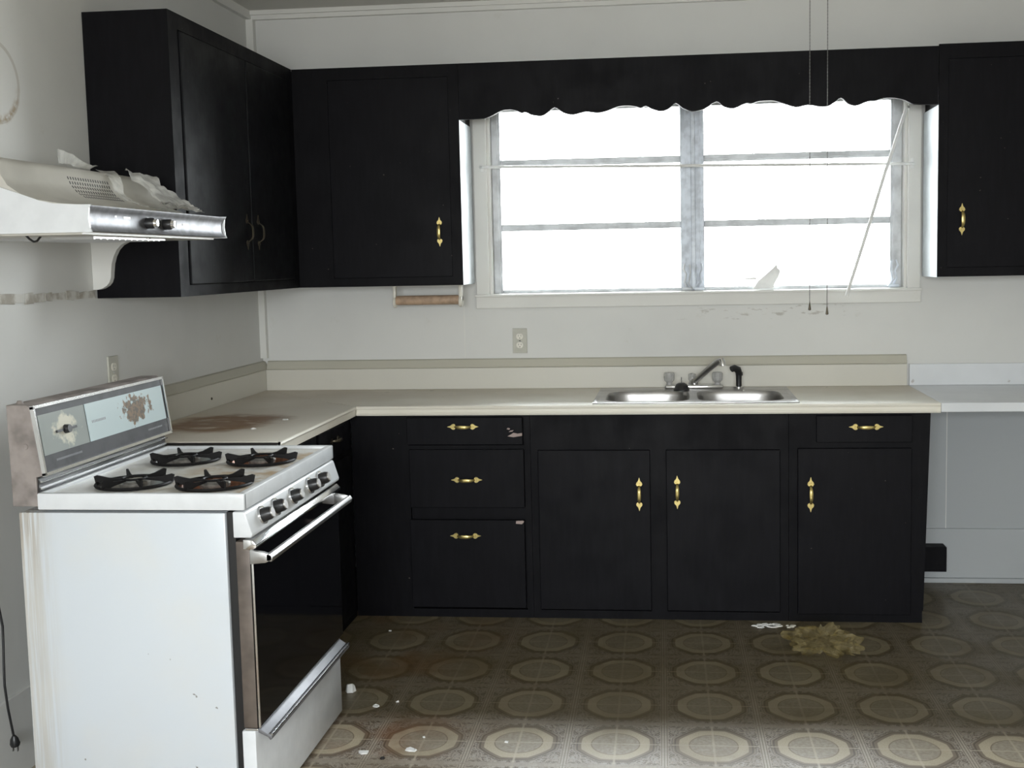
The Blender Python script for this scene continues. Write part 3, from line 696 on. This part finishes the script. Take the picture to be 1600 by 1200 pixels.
# backguard
bgp = [(.216, .884), (.286, .884), (.286, .962), (.304, .966), (.279, 1.150), (.270, 1.156), (.214, 1.156)]
bk = fin('backguard', B().prism(bgp, 'y', SY0_, SY1_, .002), 'grime_metal', st)
# face helper: plane from (.304,.966) to (.279,1.150)
def fpt(y, s_, d):  # s_ 0..1 up the face, d outward
    base = Vector((.304, 0, .966)).lerp(Vector((.279, 0, 1.150)), s_); nn = Vector((.991, 0, .135))
    return Vector((base.x+nn.x*d, y, base.z+nn.z*d))
def fbox(b, y0, y1, s0, s1, d0, d1):
    return b.loft([[fpt(y0, s0, d0), fpt(y1, s0, d0), fpt(y1, s1, d0), fpt(y0, s1, d0)], [fpt(y0, s0, d1), fpt(y1, s0, d1), fpt(y1, s1, d1), fpt(y0, s1, d1)]])
b = B(); fbox(b, SY0_, SY1_, -.01, .035, 0, .010); fbox(b, SY0_, SY1_, .965, 1.01, 0, .010); fbox(b, SY0_, SY0_+.008, .0, 1, 0, .010); fbox(b, SY1_-.008, SY1_, 0, 1, 0, .010)
fin('chrome_frame', b, 'chrome', bk)
fin('face_panel', fbox(B(), SY0_+.009, SY1_-.009, .036, .964, .0004, .003), 'grey_panel', bk)
fin('dial_window', fbox(B(), -2.385, -2.155, .27, .86, .003, .0055), 'dial_panel', bk, label='murky clear panel over the oven dial')
fin('glass_panel', fbox(B(), -2.148, -1.672, .27, .86, .003, .0055), 'blue_panel', bk, label='pale blue glass panel with a worn brown decal')
b = B(); c = fpt(-2.265, .57, .005); nn = Vector((.991, 0, .135))
b.tube([c, c+nn*.014], [.013, .011], 16); fbox(b, -2.315, -2.215, .55, .585, .006, .011)
fin('oven_dial', b, 'black_plastic', bk, True)
b = B()
for q in range(10): fbox(b, -2.125+q*.008, -2.1205+q*.008, .545, .585, .0055, .0058)
for q in range(22): fbox(b, -2.33+q*.006, -2.3265+q*.006, .15, .18, .003, .0033)
for q in range(16): fbox(b, -1.80+q*.006, -1.7965+q*.006, .15, .18, .003, .0033)
sf = fin('small_lettering', b, 'dark_alu', bk, label='tiny worn illegible lettering'); sf['kind'] = 'stuff'
for i, z in enumerate((.950, .932, .914)):
    fin('louver', B().prism([(.289, z-.004), (.297-.0005*i, z-.003), (.299-.0005*i, z), (.289, z+.001)], 'y', SY0_+.01, SY1_-.006), 'chrome', bk)
fin('louver_backing', B().box(.2862, .289, SY0_+.006, SY1_-.006, .886, .962), 'black_plastic', bk)
# screws on the backguard side
b = B().lathe([(.008, 0), (.007, -.002), (.002, -.0025)], (.262, SY0_, 1.045), 'y', 12); fin('screw', b, 'grime_metal', bk, True)
b = B().tube([(.232, -2.37, 1.156), (.232, -2.37, 1.164)], [.010, .006], 10); fin('screw', b, 'grime_metal', bk, True)

# ------------------------------------------------------------------ range hood
HY0, HY1 = -2.455, -1.595
hd = thing('range_hood', (.25, (HY0+HY1)/2, 1.6), 'white range hood with chrome control strip on the left wall over the stove', 'range hood')
prof = [(.001, 1.806), (.225, 1.806), (.250, 1.800), (.262, 1.785), (.270, 1.752), (.285, 1.728), (.315, 1.707), (.365, 1.689), (.42, 1.679), (.478, 1.674), (.484, 1.668), (.484, 1.606), (.001, 1.606)]
up_ = [(x, z+.0) for x, z in prof]
fin('hood_shell', B().prism(up_, 'y', HY0+.006, HY1-.006), 'hood_face', hd, True)
side = [(.001, 1.800), (.15, 1.792), (.19, 1.762), (.235, 1.737), (.272, 1.721), (.323, 1.704), (.373, 1.686), (.41, 1.678), (.484, 1.674), (.508, 1.674), (.503, 1.665), (.500, 1.64), (.503, 1.615), (.508, 1.604), (.001, 1.604)]
fin('side_panel', B().prism(side, 'y', HY0, HY0+.005), 'enamel', hd)
fin('side_panel', B().prism(side[8:14]+[(.484, 1.604)], 'y', HY1-.005, HY1).prism([(p[0], p[1]) for p in side[:9]]+[(.484, 1.604), (.001, 1.604)], 'y', HY1-.0055, HY1-.001), 'enamel', hd)
arc = [(.484, 1.672), (.506, 1.672), (.505, 1.667), (.499, 1.660), (.495, 1.650), (.494, 1.638), (.495, 1.625), (.499, 1.614), (.506, 1.607), (.484, 1.606)]
strip = fin('control_strip', B().prism(arc, 'y', HY0+.0055, HY1-.0055), 'strip_steel', hd, True)
for y in (-2.128, -2.020):
    k = fin('knob', B().lathe([(.016, .494), (.0155, .514), (.013, .518)], (0, y, 1.636), 'x', 16), 'black_plastic', strip, True)
    fin('knob_cap', B().lathe([(.0125, .517), (.011, .526), (.008, .527)], (0, y, 1.636), 'x', 16), 'chrome', strip, True)
# black smudged zone around the knobs, printed switch marks
b = B()
for y0, y1, z in ((-2.31, -2.300, 1.646), (-2.262, -2.225, 1.644), (-1.90, -1.885, 1.637)): b.box(.4935, .4955, y0, y1, z, z+.006)
sf = fin('strip_marking', b, 'white_plastic', strip); sf['kind'] = 'stuff'
# grille slots punched in the sloping face
slots = B(); P0 = Vector((.262, 0, 1.785)); P1 = Vector((.315, 0, 1.707))
chain = [Vector((.262, 0, 1.785)), Vector((.270, 0, 1.752)), Vector((.285, 0, 1.728)), Vector((.315, 0, 1.707)), Vector((.365, 0, 1.689))]
def onprof(s_):
    acc = 0
    for q, w in zip(chain, chain[1:]):
        l = (w-q).length
        if acc+l >= s_:
            d = (w-q)/l; return q+d*(s_-acc), d
        acc += l
    return chain[-1], (chain[-1]-chain[-2]).normalized()
for rI in range(6):
    for cI in range(17):
        p, d = onprof(.016+rI*.0135); nn = Vector((-d.z, 0, d.x)); nn = nn if nn.x > 0 else -nn
        yc = -2.125+cI*.0138+rI*.004
        a_, e_ = p-d*.0042, p+d*.0042
        r0 = [Vector((q.x, yc+w, q.z))+nn*.0007 for q, w in ((a_, -.0026), (a_, .0016), (e_, .0034), (e_, -.0008))]
        r1 = [v_-nn*.0014 for v_ in r0]
        slots.loft([r0, r1])
sf = fin('vent_slots', slots, 'black_plastic', hd, label='dark punched vent slots'); sf['kind'] = 'stuff'
b = B().box(.03, .47, HY0+.02, HY1-.02, 1.599, 1.606, .001); fin('bottom_pan', b, 'hood_face', hd)
b = B().box(.12, .40, -2.25, -1.82, 1.594, 1.5995)
for q in range(12): b.box(.125, .395, -2.24+q*.035, -2.232+q*.035, 1.592, 1.5945)
fin('grease_filter', b, 'alu', hd)
b = B().tube([(.30, -2.405, 1.601), (.30, -2.39, 1.592), (.30, -2.372, 1.585), (.30, -2.355, 1.587), (.30, -2.335, 1.601)], .003, 6); fin('wire_loop', b, 'black_plastic', hd, True)
fin('mount_screw', B().lathe([(.006, 1.596), (.005, 1.593)], (.478, -2.09, 0), 'z', 8), 'chrome', hd)

# ------------------------------------------------------------------ torn plastic film on the hood
def ribbon(name, rails, label, jit=.006, mat='film', thick=.0008, sub=6, seed=1):
    rnd = random.Random(seed); rows = []
    L = [(Vector(a_), Vector(c_)) for a_, c_ in rails]
    for i in range(len(L)-1):
        for q in range(sub):
            f = q/sub; rows.append((L[i][0].lerp(L[i+1][0], f), L[i][1].lerp(L[i+1][1], f)))
    rows.append(L[-1]); nC = 8; b = bmesh.new(); G = []
    for i, (a_, c_) in enumerate(rows):
        row = []
        for q in range(nC+1):
            p = a_.lerp(c_, q/nC)
            p = p+Vector((abs(mnoise.noise(p*22+Vector((seed, 0, 0)))), .4*mnoise.noise(p*22+Vector((0, seed, 0))), abs(mnoise.noise(p*27+Vector((0, 0, seed))))))*jit
            row.append(b.verts.new(p))
        G.append(row)
    for A, D in zip(G, G[1:]):
        for q in range(nC): b.faces.new((A[q], A[q+1], D[q+1], D[q]))
    bmesh.ops.solidify(b, geom=list(b.faces), thickness=thick)
    bb_ = B(); bb_.bm.free(); bb_.bm = b
    return tag(fin(name, bb_, mat, None, True), label, 'plastic film')
ribbon('plastic_strip', [((.315, -2.255, 1.812), (.315, -2.262, 1.792)), ((.30, -2.235, 1.838), (.305, -2.235, 1.798)), ((.27, -2.12, 1.838), (.26, -2.12, 1.808)), ((.24, -1.96, 1.820), (.22, -1.98, 1.808)), ((.245, -1.915, 1.816), (.215, -1.93, 1.808))],
       'milky plastic strip curling up from the back ridge of the range hood', .008, seed=3)
ribbon('plastic_strip', [((.232, -1.80, 1.812), (.215, -1.88, 1.812)), ((.272, -1.83, 1.786), (.268, -1.90, 1.786)), ((.300, -1.87, 1.735), (.300, -1.925, 1.740)), ((.345, -1.90, 1.712), (.345, -1.955, 1.712)), ((.42, -1.95, 1.688), (.42, -1.99, 1.688)), ((.488, -1.98, 1.681), (.486, -2.03, 1.681))],
       'narrow milky plastic strip running down the sloping hood face', .008, seed=5)
ribbon('plastic_sheet', [((.25, -1.60, 1.812), (.25, -1.78, 1.815)), ((.290, -1.59, 1.775), (.275, -1.80, 1.795)), ((.345, -1.58, 1.735), (.31, -1.76, 1.755)), ((.40, -1.60, 1.705), (.36, -1.76, 1.715)), ((.45, -1.68, 1.690), (.43, -1.88, 1.692)), ((.49, -1.73, 1.680), (.488, -1.97, 1.682))],
       'wide crumpled plastic sheet slumped over the right end of the hood', .022, seed=9)

# ------------------------------------------------------------------ cord, pull chains
cd = thing('power_cord', (.06, -2.23, .13), 'black power cord hanging down the left wall beside the stove', 'cord')
b = B().tube([(.05, -2.30, 1.55), (.05, -2.292, 1.2), (.055, -2.285, .9), (.058, -2.268, .62), (.06, -2.256, .547), (.06, -2.247, .50), (.06, -2.249, .46), (.062, -2.256, .40), (.06, -2.256, .33), (.06, -2.248, .26), (.06, -2.236, .20), (.06, -2.229, .165)], .0035, 8)
fin('cable', b, 'black_plastic', cd, True)
b = B().tube([(.06, -2.229, .170), (.06, -2.228, .160), (.06, -2.226, .145), (.06, -2.225, .138)], [.005, .011, .014, .012], 12)
fin('plug', b, 'black_plastic', cd, True)
fin('prongs', B().box(.052, .054, -2.229, -2.222, .122, .139).box(.066, .068, -2.229, -2.222, .122, .139), 'alu', cd)
for (x, z, lab) in ((2.471, 1.309, 'left beaded pull chain hanging from the ceiling in front of the window'), (2.534, 1.292, 'right beaded pull chain hanging slightly lower, in front of the window')):
    pc = thing('pull_chain', (x, -1.0, z), lab, 'pull chain')
    b = B().tube([(x, -1.0, z+.03), (x, -1.0, H-.012)], .0013, 6); zz = z+.032
    while zz < 1.50:
        b.lathe([(.0004, zz), (.0026, zz+.002), (.0004, zz+.004)], (x, -1.0, 0), 'z', 6); zz += .006
    while zz < H-.02:
        b.lathe([(.0004, zz), (.0022, zz+.004), (.0004, zz+.008)], (x, -1.0, 0), 'z', 5); zz += .012
    fin('chain', b, 'chain_metal', pc)
    fin('chain_tip', B().lathe([(.0015, z+.032), (.003, z+.024), (.0055, z+.006), (.0055, z+.002), (.002, z)], (x, -1.0, 0), 'z', 10), 'dark_brass', pc, True)
    fin('ceiling_eye', B().lathe([(.004, H-.014), (.010, H-.004), (.010, H-.0005)], (x, -1.0, 0), 'z', 12), 'alu', pc, True)

# ------------------------------------------------------------------ things lying about
bm = bmesh.new(); bmesh.ops.create_icosphere(bm, subdivisions=5, radius=1)
for v in bm.verts:
    p = v.co.copy(); ang = math.atan2(p.y, p.x)
    lob = 1+.35*math.cos(2*ang-.4)+.15*math.sin(3*ang+1)
    n1 = mnoise.noise(p*2.3+Vector((4, 1, 2))); n2 = abs(mnoise.noise(p*3.2)); n3 = abs(mnoise.noise(p*6.5+Vector((3, 3, 3))))
    rr_ = lob*(1+.45*n1-.6*n2-.3*n3)
    v.co = Vector((p.x*.108*rr_, p.y*.105*rr_, .036+.046*p.z*(rr_*.9+.15)))
zmin = min(v.co.z for v in bm.verts)
rot = Matrix.Rotation(math.radians(-28), 3, 'Z')
for v in bm.verts: v.co = rot @ Vector((v.co.x, v.co.y, max(v.co.z-zmin-.006, .001))) + Vector((2.515, -.985, 0))
bb_ = B(); bb_.bm.free(); bb_.bm = bm
tag(fin('plastic_bag', bb_, 'amber_film'), 'crumpled amber clear plastic bag lying on the vinyl floor', 'bag')
def flake(x, y, r_, label, z=0.0005, mat='white_plastic', n=7, h=.003, cat='debris', sx=1.0, name='debris_flake'):
    b = B(); rnd = random.Random(int(x*1000)+int(-y*777))
    R_ = [rnd.uniform(.55, 1.1)*r_ for _ in range(n)]
    p0 = [(x+sx*R_[k]*math.cos(2*PI*k/n), y+R_[k]*math.sin(2*PI*k/n), z) for k in range(n)]
    p1 = [(x+sx*.8*R_[k]*math.cos(2*PI*k/n), y+.8*R_[k]*math.sin(2*PI*k/n), z+h*rnd.uniform(.5, 1.6)) for k in range(n)]
    b.loft([p0, p1]); return tag(fin(name, b, mat), label, cat)
flake(.815, -1.43, .022, 'pale crumpled paper scrap on the floor by the stove drawer', h=.02, name='paper_scrap')
flake(.943, -1.563, .014, 'white flake on the floor near the stove, above the larger pair')
flake(1.003, -1.915, .016, 'white flake on the floor, left one of the near pair', sx=1.3)
flake(1.145, -1.892, .017, 'white flake on the floor, right one of the near pair', sx=1.4)
flake(1.436, -1.82, .008, 'tiny white speck inside a floor ring right of the flakes')
flake(1.165, -1.80, .006, 'tiny pale crumb just behind the right near flake')
flake(.795, -.792, .008, 'tiny white speck in the farthest floor ring at left')
flake(1.072, -1.955, .010, 'small dark crumb between the two near white flakes', mat='dark_edge')
flake(1.01, -1.52, .007, 'small pale crumb right of the flake near the stove')
b = B()
rnd = random.Random(5)
for q in range(26):
    xx = 2.35+rnd.gauss(0, .035); yy = -.67+rnd.gauss(0, .012); r_ = rnd.uniform(.004, .012)
    R_ = [rnd.uniform(.5, 1.2)*r_ for _ in range(6)]
    b.loft([[(xx+R_[k]*math.cos(PI*k/3)*1.8, yy+R_[k]*math.sin(PI*k/3), .0004) for k in range(6)], [(xx+.7*R_[k]*math.cos(PI*k/3)*1.8, yy+.7*R_[k]*math.sin(PI*k/3), .004) for k in range(6)]])
o = tag(fin('spilled_powder', b, 'white_plastic'), 'spill of white crumbs at the foot of the sink cabinet', 'spill'); o['kind'] = 'stuff'
flake(.47, -1.02, .012, 'pale chip on the left counter, the farther of two', z=.9145, sx=1.6, name='counter_chip')
flake(.43, -1.25, .011, 'pale chip on the left counter, the nearer of two', z=.9145, sx=1.3, name='counter_chip')
for ob in bpy.data.objects:
    if 'org' in ob: del ob['org']
